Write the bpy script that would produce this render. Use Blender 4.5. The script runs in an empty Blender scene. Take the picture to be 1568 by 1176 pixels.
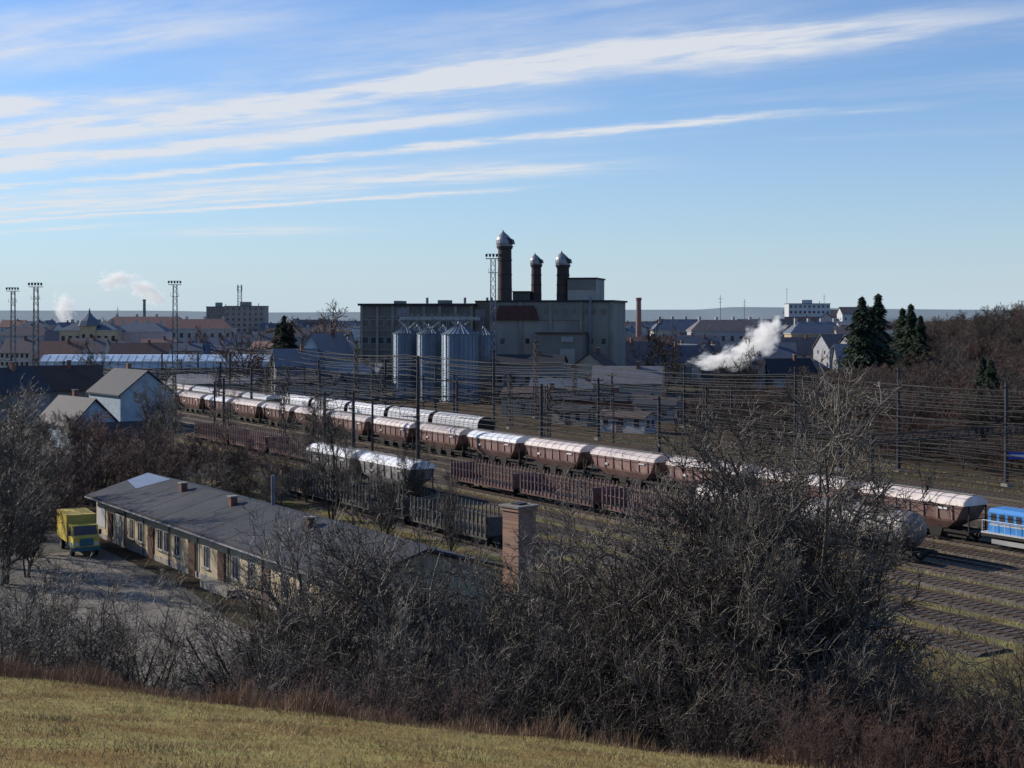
import bpy, math, random, bmesh
import numpy as np
from mathutils import Matrix, Vector
random.seed(7); RNG=np.random.default_rng(7)
F=2178.0; H=20.0
scene=bpy.context.scene
COL=scene.collection
def sx(px,d): return (px-784)/F*d
def sz(py,d): return H-(py-480)/F*d
def dist(py,z=0.0): return (H-z)*F/(py-480)
# ------------------------------------------------------------ materials
MATS={}
def mat(name,col,rough=.85,var=.18,scale=.8,metal=0.0,bump=.15,stretch=(1,1,1),col2=None,spec=.3,detail=6,trans=0):
    if name in MATS: return MATS[name]
    m=bpy.data.materials.new(name); m.use_nodes=True; nt=m.node_tree; N=nt.nodes; L=nt.links
    b=N["Principled BSDF"]; b.inputs["Roughness"].default_value=rough; b.inputs["Metallic"].default_value=metal
    b.inputs["Specular IOR Level"].default_value=spec
    tc=N.new("ShaderNodeTexCoord"); mp=N.new("ShaderNodeMapping"); mp.inputs["Scale"].default_value=stretch
    L.new(tc.outputs["Object"],mp.inputs[0])
    n=N.new("ShaderNodeTexNoise"); n.inputs["Scale"].default_value=scale; n.inputs["Detail"].default_value=detail; n.inputs["Roughness"].default_value=.65
    L.new(mp.outputs[0],n.inputs["Vector"])
    r=N.new("ShaderNodeValToRGB"); r.color_ramp.elements[0].position=.3; r.color_ramp.elements[1].position=.7
    c2=col2 if col2 else tuple(min(1,c*(1+var)) for c in col)
    c1=col if col2 else tuple(c*(1-var) for c in col)
    r.color_ramp.elements[0].color=(*c1,1); r.color_ramp.elements[1].color=(*c2,1)
    L.new(n.outputs["Fac"],r.inputs[0])
    oi=N.new("ShaderNodeObjectInfo"); mr=N.new("ShaderNodeMapRange"); mr.inputs[3].default_value=.76; mr.inputs[4].default_value=1.22
    L.new(oi.outputs["Random"],mr.inputs[0])
    mx=N.new("ShaderNodeVectorMath"); mx.operation='SCALE'; L.new(r.outputs[0],mx.inputs[0]); L.new(mr.outputs[0],mx.inputs["Scale"])
    L.new(mx.outputs[0],b.inputs["Base Color"])
    if bump:
        n2=N.new("ShaderNodeTexNoise"); n2.inputs["Scale"].default_value=scale*6; n2.inputs["Detail"].default_value=3
        L.new(mp.outputs[0],n2.inputs["Vector"])
        bp=N.new("ShaderNodeBump"); bp.inputs["Strength"].default_value=bump; bp.inputs["Distance"].default_value=.05
        L.new(n2.outputs["Fac"],bp.inputs["Height"]); L.new(bp.outputs[0],b.inputs["Normal"])
    MATS[name]=m; return m
GLASS=mat("window_glass",(.03,.035,.045),rough=.12,var=.3,bump=0,spec=.6)
DARK=mat("dark_metal",(.03,.03,.032),rough=.6)
STEEL=mat("galvanised",(.15,.16,.18),rough=.5,metal=.3)
CONC=mat("concrete",(.24,.22,.19),scale=.35,var=.3)
# ------------------------------------------------------------ mesh helpers
def mk_mesh(name,V,Q,mats,smooth=False):
    V=np.asarray(V,np.float32).reshape(-1,3); Q=np.asarray(Q,np.int32); n,k=Q.shape
    me=bpy.data.meshes.new(name); me.vertices.add(len(V)); me.vertices.foreach_set("co",V.ravel())
    me.loops.add(n*k); me.loops.foreach_set("vertex_index",Q.ravel())
    me.polygons.add(n); me.polygons.foreach_set("loop_start",np.arange(n,dtype=np.int32)*k)
    if smooth: me.polygons.foreach_set("use_smooth",np.ones(n,bool))
    me.update(calc_edges=True)
    for m in mats: me.materials.append(m)
    return me
def add_obj(name,me,loc=(0,0,0),rot=0,scale=1,parent=None):
    o=bpy.data.objects.new(name,me); COL.objects.link(o); o.location=loc; o.rotation_euler=(0,0,rot)
    o.scale=(scale,)*3 if not hasattr(scale,'__len__') else scale
    if parent: o.parent=parent
    return o
class B:
    def __init__(s,name): s.name=name; s.p={}
    def _g(s,part,m):
        if part not in s.p: s.p[part]=([],[],m)
        return s.p[part]
    def poly(s,part,m,vs,fs):
        V,Fc,_=s._g(part,m); o=len(V); V.extend(vs); Fc.extend([tuple(i+o for i in f) for f in fs])
    def box(s,part,m,x0,x1,y0,y1,z0,z1):
        s.poly(part,m,[(x0,y0,z0),(x1,y0,z0),(x1,y1,z0),(x0,y1,z0),(x0,y0,z1),(x1,y0,z1),(x1,y1,z1),(x0,y1,z1)],
          [(3,2,1,0),(4,5,6,7),(0,1,5,4),(1,2,6,5),(2,3,7,6),(3,0,4,7)])
    def prism(s,part,m,prof,axis,a0,a1):
        n=len(prof)
        if axis=='x': vs=[(a0,u,v) for u,v in prof]+[(a1,u,v) for u,v in prof]
        else: vs=[(u,a0,v) for u,v in prof]+[(u,a1,v) for u,v in prof]
        fs=[(i,(i+1)%n,n+(i+1)%n,n+i) for i in range(n)]+[tuple(range(n))[::-1],tuple(range(n,2*n))]
        s.poly(part,m,vs,fs)
    def cyl(s,part,m,p0,p1,r0,r1=None,n=8,cap=True):
        if r1 is None: r1=r0
        p0=Vector(p0);p1=Vector(p1);a=(p1-p0).normalized(); u=a.cross(Vector((.3,.2,.93) if abs(a.z)<.9 else (1,0,0))).normalized(); w=a.cross(u)
        vs=[];
        for p,r in ((p0,r0),(p1,r1)):
            for i in range(n):
                t=2*math.pi*(i+.5)/n; vs.append(tuple(p+u*math.cos(t)*r+w*math.sin(t)*r))
        fs=[(i,(i+1)%n,n+(i+1)%n,n+i) for i in range(n)]
        if cap: fs+=[tuple(range(n))[::-1],tuple(range(n,2*n))]
        s.poly(part,m,vs,fs)
    def lathe(s,part,m,prof,cx,cy,n=16,sh=lambda z:(0,0)):
        vs=[];fs=[]
        for r,z in prof:
            dx,dy=sh(z)
            for i in range(n):
                t=2*math.pi*i/n; vs.append((cx+dx+r*math.cos(t),cy+dy+r*math.sin(t),z))
        for j in range(len(prof)-1):
            for i in range(n): fs.append((j*n+i,j*n+(i+1)%n,(j+1)*n+(i+1)%n,(j+1)*n+i))
        s.poly(part,m,vs,fs)
    def meshes(s):
        out=[]
        for k,(V,Fc,m) in s.p.items():
            me=bpy.data.meshes.new(s.name+"_"+k); me.from_pydata(V,[],Fc); me.materials.append(m); me.update(); out.append((k,me))
        return out
    def place(s,loc,rot=0,ms=None,scale=1):
        e=bpy.data.objects.new(s.name,None); COL.objects.link(e); e.location=loc; e.rotation_euler=(0,0,rot); e.scale=(scale,)*3; e.empty_display_size=.5
        ms=ms or s.meshes()
        for k,me in ms: add_obj(k,me,parent=e)
        return e
# ------------------------------------------------------------ terrain
def sstep(a,b,x): t=np.clip((x-a)/(b-a),0,1); return t*t*(3-2*t)
def terr(X,Y):
    X=np.asarray(X,float);Y=np.asarray(Y,float)
    sl=.26+.00265*np.clip(X,-30,26)
    Yp=np.clip(Y,0,None)
    edge=44+.8*np.sin(X*.35)+.5*np.sin(X*.9+1)
    z=18.4-Yp*sl+.07*np.sin(X*.8)*np.sin(Y*.6)
    z=z-.42*np.clip(Yp-edge,0,None)-.03*np.clip(Yp-edge,0,6)**2
    hill=np.maximum(z,0)
    n=.8416*X+.54*Y
    wood=17*sstep(60,190,X-.12*Y+30)*sstep(185,460,Y)
    wood=wood*(1-.5*sstep(700,1300,Y))
    far=sstep(1500,4200,Y)*(16+.0016*Y+6*np.sin(X/620+.5)+3*np.sin(X/260))
    rough=.15*np.sin(X*.31)*np.sin(Y*.27)*sstep(150,170,n)*sstep(100,140,Y)
    return np.maximum(hill,0)+wood+np.maximum(far,0)+rough
def axis(lims,step0,grow,maxv):
    a=list(np.arange(lims[0],lims[1],step0)); s=step0
    while a[-1]<maxv: s*=grow; a.append(a[-1]+s)
    return a
xs=axis((0,60),1.0,1.06,9000); xs=np.array([-x for x in xs[:0:-1]]+xs)
ys=axis((0,90),.8,1.035,11000); ys=np.array([-60,-40,-25,-12,-5]+ys)
GX,GY=np.meshgrid(xs,ys); GZ=terr(GX,GY)
nx=len(xs);ny=len(ys); idx=np.arange(nx*ny).reshape(ny,nx)
Q=np.stack([idx[:-1,:-1],idx[:-1,1:],idx[1:,1:],idx[1:,:-1]],-1).reshape(-1,4)
def ground_mat():
    m=bpy.data.materials.new("ground_soil_grass_haze"); m.use_nodes=True; nt=m.node_tree;N=nt.nodes;L=nt.links
    b=N["Principled BSDF"]; b.inputs["Roughness"].default_value=.95; b.inputs["Specular IOR Level"].default_value=.1
    vc=N.new("ShaderNodeVertexColor"); vc.layer_name="Col"
    tc=N.new("ShaderNodeTexCoord")
    n1=N.new("ShaderNodeTexNoise"); n1.inputs["Scale"].default_value=.35; n1.inputs["Detail"].default_value=7; n1.inputs["Roughness"].default_value=.7; L.new(tc.outputs["Object"],n1.inputs["Vector"])
    n2=N.new("ShaderNodeTexNoise"); n2.inputs["Scale"].default_value=6; n2.inputs["Detail"].default_value=5; n2.inputs["Roughness"].default_value=.8; L.new(tc.outputs["Object"],n2.inputs["Vector"])
    r=N.new("ShaderNodeValToRGB"); e=r.color_ramp.elements; e[0].position=.38;e[0].color=(.68,.52,.42,1); e[1].position=.60;e[1].color=(1.0,1.08,.92,1); 
    L.new(n1.outputs["Fac"],r.inputs[0])
    r2=N.new("ShaderNodeMapRange"); r2.inputs[1].default_value=.3; r2.inputs[2].default_value=.7; r2.inputs[3].default_value=.6; r2.inputs[4].default_value=1.4; L.new(n2.outputs["Fac"],r2.inputs[0])
    a=N.new("ShaderNodeVectorMath");a.operation='MULTIPLY';L.new(vc.outputs[0],a.inputs[0]);L.new(r.outputs[0],a.inputs[1])
    c=N.new("ShaderNodeVectorMath");c.operation='SCALE';L.new(a.outputs[0],c.inputs[0]);L.new(r2.outputs[0],c.inputs["Scale"])
    L.new(c.outputs[0],b.inputs["Base Color"])
    bp=N.new("ShaderNodeBump");bp.inputs["Strength"].default_value=.6;bp.inputs["Distance"].default_value=.15;L.new(n2.outputs["Fac"],bp.inputs["Height"]);L.new(bp.outputs[0],b.inputs["Normal"])
    return m
GM=ground_mat()
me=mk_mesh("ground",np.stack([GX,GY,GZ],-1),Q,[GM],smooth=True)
x=GX.ravel();y=GY.ravel(); n=.8416*x+.54*y
def mixc(c,c2,w): return c*(1-w[:,None])+np.array(c2)[None]*w[:,None]
C=np.tile(np.array([.075,.068,.05]),(len(x),1))
C=mixc(C,(.05,.04,.03),sstep(60,190,x-.12*y+30)*sstep(185,300,y))
C=mixc(C,(.22,.19,.09),sstep(57,62,n)*(1-sstep(128,134,n)))
C=mixc(C,(.075,.055,.038),sstep(130,135,n)*(1-sstep(190,230,n)))
C=mixc(C,(.055,.045,.032),(1-sstep(56,62,n)))
C=mixc(C,(.33,.26,.105),1-sstep(43.5,46,y+.6*np.sin(x*.7)))
C=mixc(C,(.25,.32,.41),sstep(1100,2600,y))  # far land and hills: bluish haze painted into the colour
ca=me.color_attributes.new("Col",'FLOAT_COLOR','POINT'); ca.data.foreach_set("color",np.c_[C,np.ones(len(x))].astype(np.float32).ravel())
add_obj("ground",me)
def sheet(name,pts,z,m):
    me=bpy.data.meshes.new(name); me.from_pydata([(a,b,z) for a,b in pts],[],[tuple(range(len(pts)))]); me.materials.append(m); return add_obj(name,me)
ASPH=mat("yard_asphalt",(.06,.055,.048),col2=(.15,.14,.12),scale=.22,bump=.4,detail=10)
CSLAB=mat("concrete_slabs",(.14,.12,.098),col2=(.31,.275,.225),scale=.35,bump=.4,detail=10)
sheet("yard_pavement",[(-75,112),(-44,98),(-36,92),(-25.5,71),(-12,66),(-8,71),(-16,88),(-24,104),(-38.5,126.5),(-52,140),(-78,142)],.012,ASPH)
sheet("concrete_path",[(-24.5,80),(-19.5,76),(-15.5,88),(-22.5,98.5),(-36.5,119.5),(-40.5,117)],.02,CSLAB)
# ------------------------------------------------------------ rail tracks
UN=np.array([.8416,.54]); UT=np.array([-.54,.8416]); TROT=math.atan2(.8416,-.54)
def nt(n,t): p=UN*n+UT*t; return float(p[0]),float(p[1])
RAIL=mat("rail_steel",(.16,.12,.1),rough=.35,metal=.7,scale=2)
BALL=mat("ballast_stone",(.10,.08,.065),scale=1.2,var=.45,bump=.8)
SLP=mat("sleeper_wood",(.10,.085,.07),scale=2)
for n_,t0,t1 in [(64,60,240),(69,55,250),(74,-10,330),(79,-10,330),(83.5,-20,340),(88,-20,340),(92,-20,340),(96,-20,340),(100.25,-20,350),(105,-20,350),(109.5,-20,350),(114,-20,350),(119,-20,350),(124,-20,350),(129,-20,350)]:
    b=B("railway_track"); 
    b.prism("ballast_bed",BALL,[(-1.7,.0),(-1.3,.12),(1.3,.12),(1.7,.0)],'x',t0,t1)
    for s in (-.75,.75):
        b.box("rails",RAIL,t0,t1,s-.04,s+.04,.16,.32)
    k=t0
    while k<t1: b.box("sleepers",SLP,k,k+.26,-1.25,1.25,.06,.17); k+=.66
    p=UN*n_; b.place((p[0],p[1],0),TROT)
# ------------------------------------------------------------ wagons
BODY=mat("wagon_red_brown",(.15,.075,.062),col2=(.29,.19,.165),scale=.9,stretch=(1,1,.35),rough=.65)
ROOFP=mat("wagon_roof_faded",(.44,.36,.325),col2=(.74,.66,.60),scale=.7,rough=.45,stretch=(1,1,.4))
ROOFW=mat("wagon_roof_white",(.55,.55,.55),col2=(.8,.8,.8),scale=.7,rough=.45)
GREYB=mat("wagon_grey",(.20,.19,.18),var=.35,scale=.9)
UND=mat("underframe_black",(.028,.025,.023),rough=.8)
WHT=mat("white_marking",(.6,.6,.58))
def bogies(b,xs_,gauge=.75):
    for cx in xs_:
        b.box("bogies",UND,cx-1.35,cx+1.35,-1.05,-.9,.6,.95); b.box("bogies",UND,cx-1.35,cx+1.35,.9,1.05,.6,.95)
        for dx in (-.9,.9):
            for s in (-1,1):
                b.cyl("wheels",UND,(cx+dx,s*.7,.78),(cx+dx,s*.86,.78),.46,n=14)
            b.cyl("wheels",UND,(cx+dx,-.8,.78),(cx+dx,.8,.78),.08,n=6)
            b.box("bogies",UND,cx+dx-.15,cx+dx+.15,-1.12,-1.05,.62,.95)
        b.box("bogies",UND,cx-.3,cx+.3,-1,1,.7,1.0)
def buffers(b,hx):
    for s in (-1,1):
        for yy in (-.87,.87):
            b.cyl("buffers",UND,(s*hx,yy,1.06),(s*(hx+.5),yy,1.06),.1,n=8); b.cyl("buffers",UND,(s*(hx+.5),yy,1.06),(s*(hx+.58),yy,1.06),.23,n=10)
def hopper(body,roof,nm):
    b=B(nm)
    lev=[(1.05,3.4,.8),(1.9,4.9,1.38),(2.1,5.2,1.45),(3.42,6.0,1.5)]
    vs=[];fs=[]
    for z,hx,hy in lev: vs+=[(-hx,-hy,z),(hx,-hy,z),(hx,hy,z),(-hx,hy,z)]
    for j in range(3):
        for i in range(4): fs.append((j*4+i,j*4+(i+1)%4,j*4+4+(i+1)%4,j*4+4+i))
    fs+=[(3,2,1,0),(12,13,14,15)]
    b.poly("hopper_body",body,vs,fs)
    prof=[(-1.56,3.38),(-1.5,3.62),(-1.2,3.9),(-.7,4.12),(0,4.22),(.7,4.12),(1.2,3.9),(1.5,3.62),(1.56,3.38)]
    b.prism("roof",roof,prof,'x',-6.1,6.1)
    for xx in np.linspace(-6.0,6.0,9):
        b.prism("roof_ribs",roof,[(u*1.012,v+.03) for u,v in prof],'x',xx-.05,xx+.05)
    b.box("roof_walkway",GREYB,-6.0,6.0,-.28,.28,4.26,4.3)
    for xx in np.linspace(-4.8,4.8,7):
        for s in (-1,1):
            b.box("side_ribs",body,xx-.06,xx+.06,min(s*1.44,s*1.57),max(s*1.44,s*1.57),2.1,3.4)
    for s in (-1,1):
        b.box("underframe",UND,-6.3,6.3,s*1.2-.08,s*1.2+.08,.98,1.2)
        for xx in (-6.25,6.25): b.box("end_frame",UND,xx-.06,xx+.06,s*1.1-.05,s*1.1+.05,1.2,3.4)
        b.box("end_frame",UND,s*6.25-.05,s*6.25+.05,-1.3,1.3,2.2,2.28)
        b.box("markings",WHT,-4.3,-3.3,s*1.582-.004,s*1.582+.004,2.95,3.12); b.box("markings",WHT,2.6,3.1,s*1.582-.004,s*1.582+.004,2.4,2.65)
        for xx in (-2.8,0,2.8): b.prism("discharge_chutes",UND,[(xx-.8,1.25),(xx-.5,.45),(xx+.5,.45),(xx+.8,1.25)],'y',min(s*.6,s*1.35),max(s*.6,s*1.35))
    b.box("underframe",UND,-6.3,6.3,-.25,.25,.95,1.2)
    b.box("underframe",UND,-6.4,-6.2,-1.3,1.3,.9,1.22);b.box("underframe",UND,6.2,6.4,-1.3,1.3,.9,1.22)
    bogies(b,(-4.6,4.6)); buffers(b,6.4)
    return b
hp=hopper(BODY,ROOFP,"hopper_wagon"); hpm=hp.meshes()
hw=hopper(GREYB,ROOFW,"hopper_wagon"); hwm=hw.meshes()
hr=hopper(BODY,ROOFW,"hopper_wagon"); hrm=hr.meshes()
for i in range(19):
    X,Y=nt(100.25,88+14.2*i); hp.place((X,Y,-.0),TROT,hrm if i in(5,12,16) else hpm)
for i in range(2):
    X,Y=nt(74,139+14.2*i); hw.place((X,Y,0),TROT,hwm)
for i in range(6):
    X,Y=nt(109.5,262+14.2*i); hp.place((X,Y,0),TROT,hpm if i%2 else hwm)
def stakew(STK):
    b=B("stake_wagon")
    b.box("deck",UND,-6.6,6.6,-1.4,1.4,1.15,1.32)
    for s in (-1,1):
        b.box("side_sill",STK,-6.6,6.6,s*1.42-.05,s*1.42+.05,1.0,1.5)
        for xx in np.linspace(-6.5,6.5,20):
            b.box("stanchions",STK,xx-.06,xx+.06,s*1.5-.06,s*1.5+.06,1.2,3.35)
        b.box("end_wall",STK,s*6.6-.06,s*6.6+.06,-1.4,1.4,1.32,2.9)
        b.box("side_sill",STK,-6.6,6.6,s*1.42-.04,s*1.42+.04,2.35,2.43)
    b.box("underframe",UND,-6.5,6.5,-.3,.3,.85,1.13)
    bogies(b,(-4.6,4.6)); buffers(b,6.65); return b
st=stakew(mat("stake_wagon_maroon",(.09,.05,.05),col2=(.18,.115,.11),scale=1.5)); stm=st.meshes()
sg=stakew(mat("stake_wagon_grey",(.06,.055,.052),col2=(.13,.12,.11),scale=1.5)); sgm=sg.meshes()
for n_,ts in ((83.5,(105,119.6,134.2)),(64,(108,122.6,137.2)),(79,(176,190.6,205))):
    for t in ts:
        X,Y=nt(n_,t); st.place((X,Y,0),TROT,stm if n_!=64 else sgm)
TANKM=mat("tank_grey",(.15,.135,.13),col2=(.30,.27,.255),rough=.4,scale=.8)
def tankw():
    b=B("tank_wagon")
    R=1.45;cz=2.75; prof=[(0,-6.1),(.7,-6.05),(1.15,-5.85),(1.36,-5.55),(R,-5.2),(R,5.2),(1.36,5.55),(1.15,5.85),(.7,6.05),(0,6.1)]
    n=28;vs=[];fs=[]
    for r,xx in prof:
        for i in range(n):
            a=2*math.pi*i/n; vs.append((xx,r*math.cos(a),cz+r*math.sin(a)))
    for j in range(len(prof)-1):
        for i in range(n): fs.append((j*n+i,j*n+(i+1)%n,(j+1)*n+(i+1)%n,(j+1)*n+i))
    b.poly("tank",TANKM,vs,fs)
    for xx in (-4.6,-2.3,0,2.3,4.6):
        for i in range(n):
            a=2*math.pi*i/n;a2=2*math.pi*(i+1)/n
            q=[(xx+dx,(R+.025)*math.cos(t),cz+(R+.025)*math.sin(t)) for dx,t in ((-.05,a),(.05,a),(.05,a2),(-.05,a2))]
            b.poly("tank_bands",UND,q,[(0,1,2,3)])
    b.cyl("manhole_dome",TANKM,(0,0,4.1),(0,0,4.4),.4,n=14)
    b.box("walkway",UND,-3.5,3.5,-.35,.35,4.42,4.46)
    for s in (-1,1):
        b.box("underframe",UND,-6.5,6.5,s*1.05-.08,s*1.05+.08,1.0,1.25)
        b.box("underframe",UND,s*6.4-.1,s*6.4+.1,-1.3,1.3,.9,1.25)
        for xx in (-4.6,4.6): b.box("saddles",UND,xx-.2,xx+.2,s*.9-.3,s*.9+.3,1.2,1.75)
        for yy in (.1,.5): b.cyl("ladder",UND,(yy+1,s*1.5,1.1),(yy+1,s*.8,4.2),.025,n=5)
        for xx in (-1.3,1.3): b.cyl("end_rails",UND,(s*6.45,xx,1.2),(s*6.45,xx,2.3),.03,n=5)
        b.cyl("end_rails",UND,(s*6.45,-1.3,2.3),(s*6.45,1.3,2.3),.03,n=5)
    b.cyl("brake_reservoir",UND,(-1.5,.5,.8),(1,.5,.8),.25,n=10)
    bogies(b,(-4.6,4.6)); buffers(b,6.45); return b
tk=tankw();tkm=tk.meshes()
for t in (83.5,97.7):
    X,Y=nt(88,t); tk.place((X,Y,0),TROT,tkm)
SILV=mat("silver_cover",(.55,.56,.58),col2=(.8,.8,.8),rough=.45,scale=.5)
def covered():
    b=B("covered_wagon")
    prof=[(-1.5,1.25),(-1.52,2.8),(-1.4,3.5),(-1.0,3.95),(-.5,4.15),(0,4.2),(.5,4.15),(1.0,3.95),(1.4,3.5),(1.52,2.8),(1.5,1.25)]
    b.prism("cover",SILV,prof,'x',-7.0,7.0)
    for xx in np.linspace(-7,7,11): b.prism("hoops",GREYB,[(u*1.012,v*1.006) for u,v in prof],'x',xx-.04,xx+.04)
    for s in (-1,1): b.box("side_sill",UND,-7.1,7.1,s*1.5-.06,s*1.5+.06,1.0,1.35)
    b.box("underframe",UND,-7.1,7.1,-.3,.3,.85,1.2)
    for s in (-1,1): b.prism("end_wall",UND,[(u*.97,v*.985) for u,v in prof],'x',s*7.02-.04,s*7.02+.04)
    bogies(b,(-5,5)); buffers(b,7.1); return b
cv=covered();cvm=cv.meshes()
for i in range(5):
    X,Y=nt(114,192+15.4*i); cv.place((X,Y,0),TROT,cvm)
BLUE=mat("loco_blue",(.05,.20,.47),var=.15,rough=.4); LW=mat("loco_white",(.55,.58,.6),var=.15,rough=.45)
def loco():
    b=B("shunting_locomotive")
    b.box("frame",UND,-7,7,-1.4,1.4,1.15,1.4); b.box("frame_stripe",LW,-7,7,-1.45,1.45,1.4,1.52)
    b.prism("long_hood",BLUE,[(-1.15,1.52),(-1.15,3.2),(-.9,3.5),(.9,3.5),(1.15,3.2),(1.15,1.52)],'x',0.9,6.5)
    b.prism("short_hood",BLUE,[(-1.15,1.52),(-1.15,3.2),(-.9,3.5),(.9,3.5),(1.15,3.2),(1.15,1.52)],'x',-6.5,-1.7)
    b.prism("cab",BLUE,[(-1.45,1.52),(-1.45,3.9),(-1.1,4.2),(1.1,4.2),(1.45,3.9),(1.45,1.52)],'x',-1.698,.898)
    b.box("cab_roof",LW,-1.85,1.05,-1.3,1.3,4.2,4.28)
    for s in (-1,1):
        b.box("windows",GLASS,-1.45,-.5,s*1.452-.01,s*1.452+.01,2.9,3.7);b.box("windows",GLASS,-.3,.65,s*1.452-.01,s*1.452+.01,2.9,3.7)
        b.box("stripe",LW,-6.3,-1.75,s*1.155-.01,s*1.155+.01,2.1,2.35); b.box("stripe",LW,.95,6.3,s*1.155-.01,s*1.155+.01,2.1,2.35)
        for xx in np.arange(-6,-1.9,.85): b.box("hood_doors",DARK,xx,xx+.55,s*1.16-.008,s*1.16+.008,2.5,3.1)
        for xx in np.arange(1.4,6,.85): b.box("hood_doors",DARK,xx,xx+.55,s*1.16-.008,s*1.16+.008,2.5,3.1)
        for xx in np.arange(-6.9,7,1.15): b.cyl("handrails",LW,(xx,s*1.4,1.5),(xx,s*1.4,2.5),.025,n=5)
        b.cyl("handrails",LW,(-6.9,s*1.4,2.5),(6.9,s*1.4,2.5),.025,n=5)
        b.box("fuel_tank",UND,-1.8,1.8,s*.8-.4,s*.8+.4,.5,1.15)
        b.box("windows",GLASS,-1.71,-1.70,s*.7-.45,s*.7+.45,3.55,4.0)
        b.box("windows",GLASS,.9,.91,s*.7-.45,s*.7+.45,3.55,4.0)
        b.cyl("headlights",LW,(s*6.5,.5,2.9),(s*6.58,.5,2.9),.15,n=10); b.cyl("headlights",LW,(s*6.5,-.5,2.9),(s*6.58,-.5,2.9),.15,n=10)
    b.cyl("exhaust",DARK,(3,0,3.5),(3,0,3.9),.2,n=10)
    BG=mat("bogie_grey",(.3,.3,.3))
    for cx in (-4.2,4.2): b.box("bogie_frame",BG,cx-1.9,cx+1.9,-1.2,-1.08,.55,.95); b.box("bogie_frame",BG,cx-1.9,cx+1.9,1.08,1.2,.55,.95)
    bogies(b,(-4.2,4.2)); buffers(b,7.0); return b
X,Y=nt(100.25,73.2); loco().place((X,Y,0),TROT)
# ------------------------------------------------------------ masts, wires
MAST=mat("mast_paint",(.035,.035,.038),rough=.6)
INS=mat("insulator_brown",(.15,.07,.04),rough=.3)
def lattice(b,part,m,h,w,w2,step=1.2,r=.035,z0=0):
    cs=[(-1,-1),(1,-1),(1,1),(-1,1)]
    for a,c in cs: b.cyl(part,m,(a*w,c*w,z0),(a*w2,c*w2,z0+h),r*1.4,n=4)
    z=0;i=0
    while z<h-step*.5:
        f=lambda q:w+(w2-w)*q/h
        z2=min(z+step,h)
        for k in range(4):
            a,c=cs[k],cs[(k+1)%4]
            if i%2: a,c=c,a
            b.cyl(part,m,(a[0]*f(z),a[1]*f(z),z0+z),(c[0]*f(z2),c[1]*f(z2),z0+z2),r,n=3)
        z=z2;i+=1
def mast_at(X,Y,h,arm=1,lat=False):
    b=B("catenary_mast")
    if lat: lattice(b,"lattice",MAST,h,.36,.24,.8,r=.055)
    else: b.cyl("pole",MAST,(0,0,0),(0,0,h),.3,.2,n=8)
    b.box("foundation",CONC,-.45,.45,-.45,.45,0,.35)
    for zz,L_ in ((min(7.2,h-.8),3.0),(min(5.9,h-1.6),2.6)):
        b.cyl("bracket",MAST,(0,0,zz),(0,-arm*L_,zz+.25),.06,n=5)
        b.cyl("insulator",INS,(0,-arm*.3,zz+.02),(0,-arm*.7,zz+.06),.12,n=8)
    b.cyl("bracket",MAST,(0,0,min(8.2,h-.1)),(0,-arm*3,min(7.2,h-.8)+.25),.04,n=4)
    b.cyl("bracket",MAST,(0,-arm*3,min(7.2,h-.8)+.25),(0,-arm*2.6,min(5.9,h-1.6)+.25),.04,n=4)
    b.box("crossarm",MAST,-.07,.07,-1.0,1.0,h-.45,h-.33)
    for s in (-1,1): b.cyl("insulator",INS,(0,s*.9,h-.33),(0,s*.9,h-.05),.07,n=6)
    b.place((X,Y,0),TROT)
for i,(a,c,e) in enumerate([(1541,745,588),(1376,722,563),(1250,690,572),(1218,703,562),(1048,655,560),(1018,640,555),(937,655,572),(829,722,588),(820,640,520),(756,655,535),(640,705,545),(545,640,520),(590,640,550),(497,690,600),(440,650,560),(385,640,560),(352,620,540),(333,640,560),(303,600,540),(248,600,540),(880,640,560),(695,640,570),(1120,660,590)]):
    d=dist(c); mast_at(sx(a,d),d,sz(e,d),1 if i%2 else -1,lat=(i%3==2))
for k,t in enumerate(range(120,340,26)):
    X,Y=nt(116.5,t); mast_at(X,Y,9.2,1,k%2==0)
    X,Y=nt(94,t+70); mast_at(X,Y,8.6,-1,k%2==1)
    X,Y=nt(133,t+10); mast_at(X,Y,9.8,1,k%2==1)
def portal(nA,nB,t,h):
    b=B("catenary_portal"); w=nB-nA
    for xx in (0,w):
        b.cyl("leg",MAST,(xx,0,0),(xx,0,h),.2,.16,n=6)
    b.box("beam",MAST,0,w,-.12,-.04,h-.12,h); b.box("beam",MAST,0,w,-.12,-.04,h-.8,h-.68)
    k=0
    while k<w-.9: b.cyl("beam_lacing",MAST,(k,-.09,h-.75),(k+.9,-.09,h-.05),.04,n=3); b.cyl("beam_lacing",MAST,(k+.9,-.09,h-.05),(k+.9,-.09,h-.75),.04,n=3); k+=.9
    for xx in np.arange(2,w,4.5): b.cyl("droppers",MAST,(xx,-.09,h-.8),(xx,-.09,h-2.2),.05,n=4)
    X,Y=nt(nA,t); b.place((X,Y,0),math.atan2(.54,.8416))
portal(90,131.5,176,8.2); portal(90,131.5,236,8.2); portal(98,131.5,290,8.2); portal(102.6,140,96,8.4)
V=[];Fq=[]
def wire(p0,p1,sag,r=.028,k=8):
    P=[]
    for i in range(k+1):
        s=i/k; P.append((p0[0]+(p1[0]-p0[0])*s,p0[1]+(p1[1]-p0[1])*s,p0[2]+(p1[2]-p0[2])*s-4*sag*s*(1-s)))
    for q in P:
        for a in range(3):
            t=a*2.094; V.append((q[0]+r*math.cos(t)*.84,q[1]+r*math.cos(t)*.54,q[2]+r*math.sin(t)))
    base=len(V)-3*(k+1)
    for i in range(k):
        for a in range(3): Fq.append((base+i*3+a,base+i*3+(a+1)%3,base+i*3+3+(a+1)%3,base+i*3+3+a))
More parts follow.
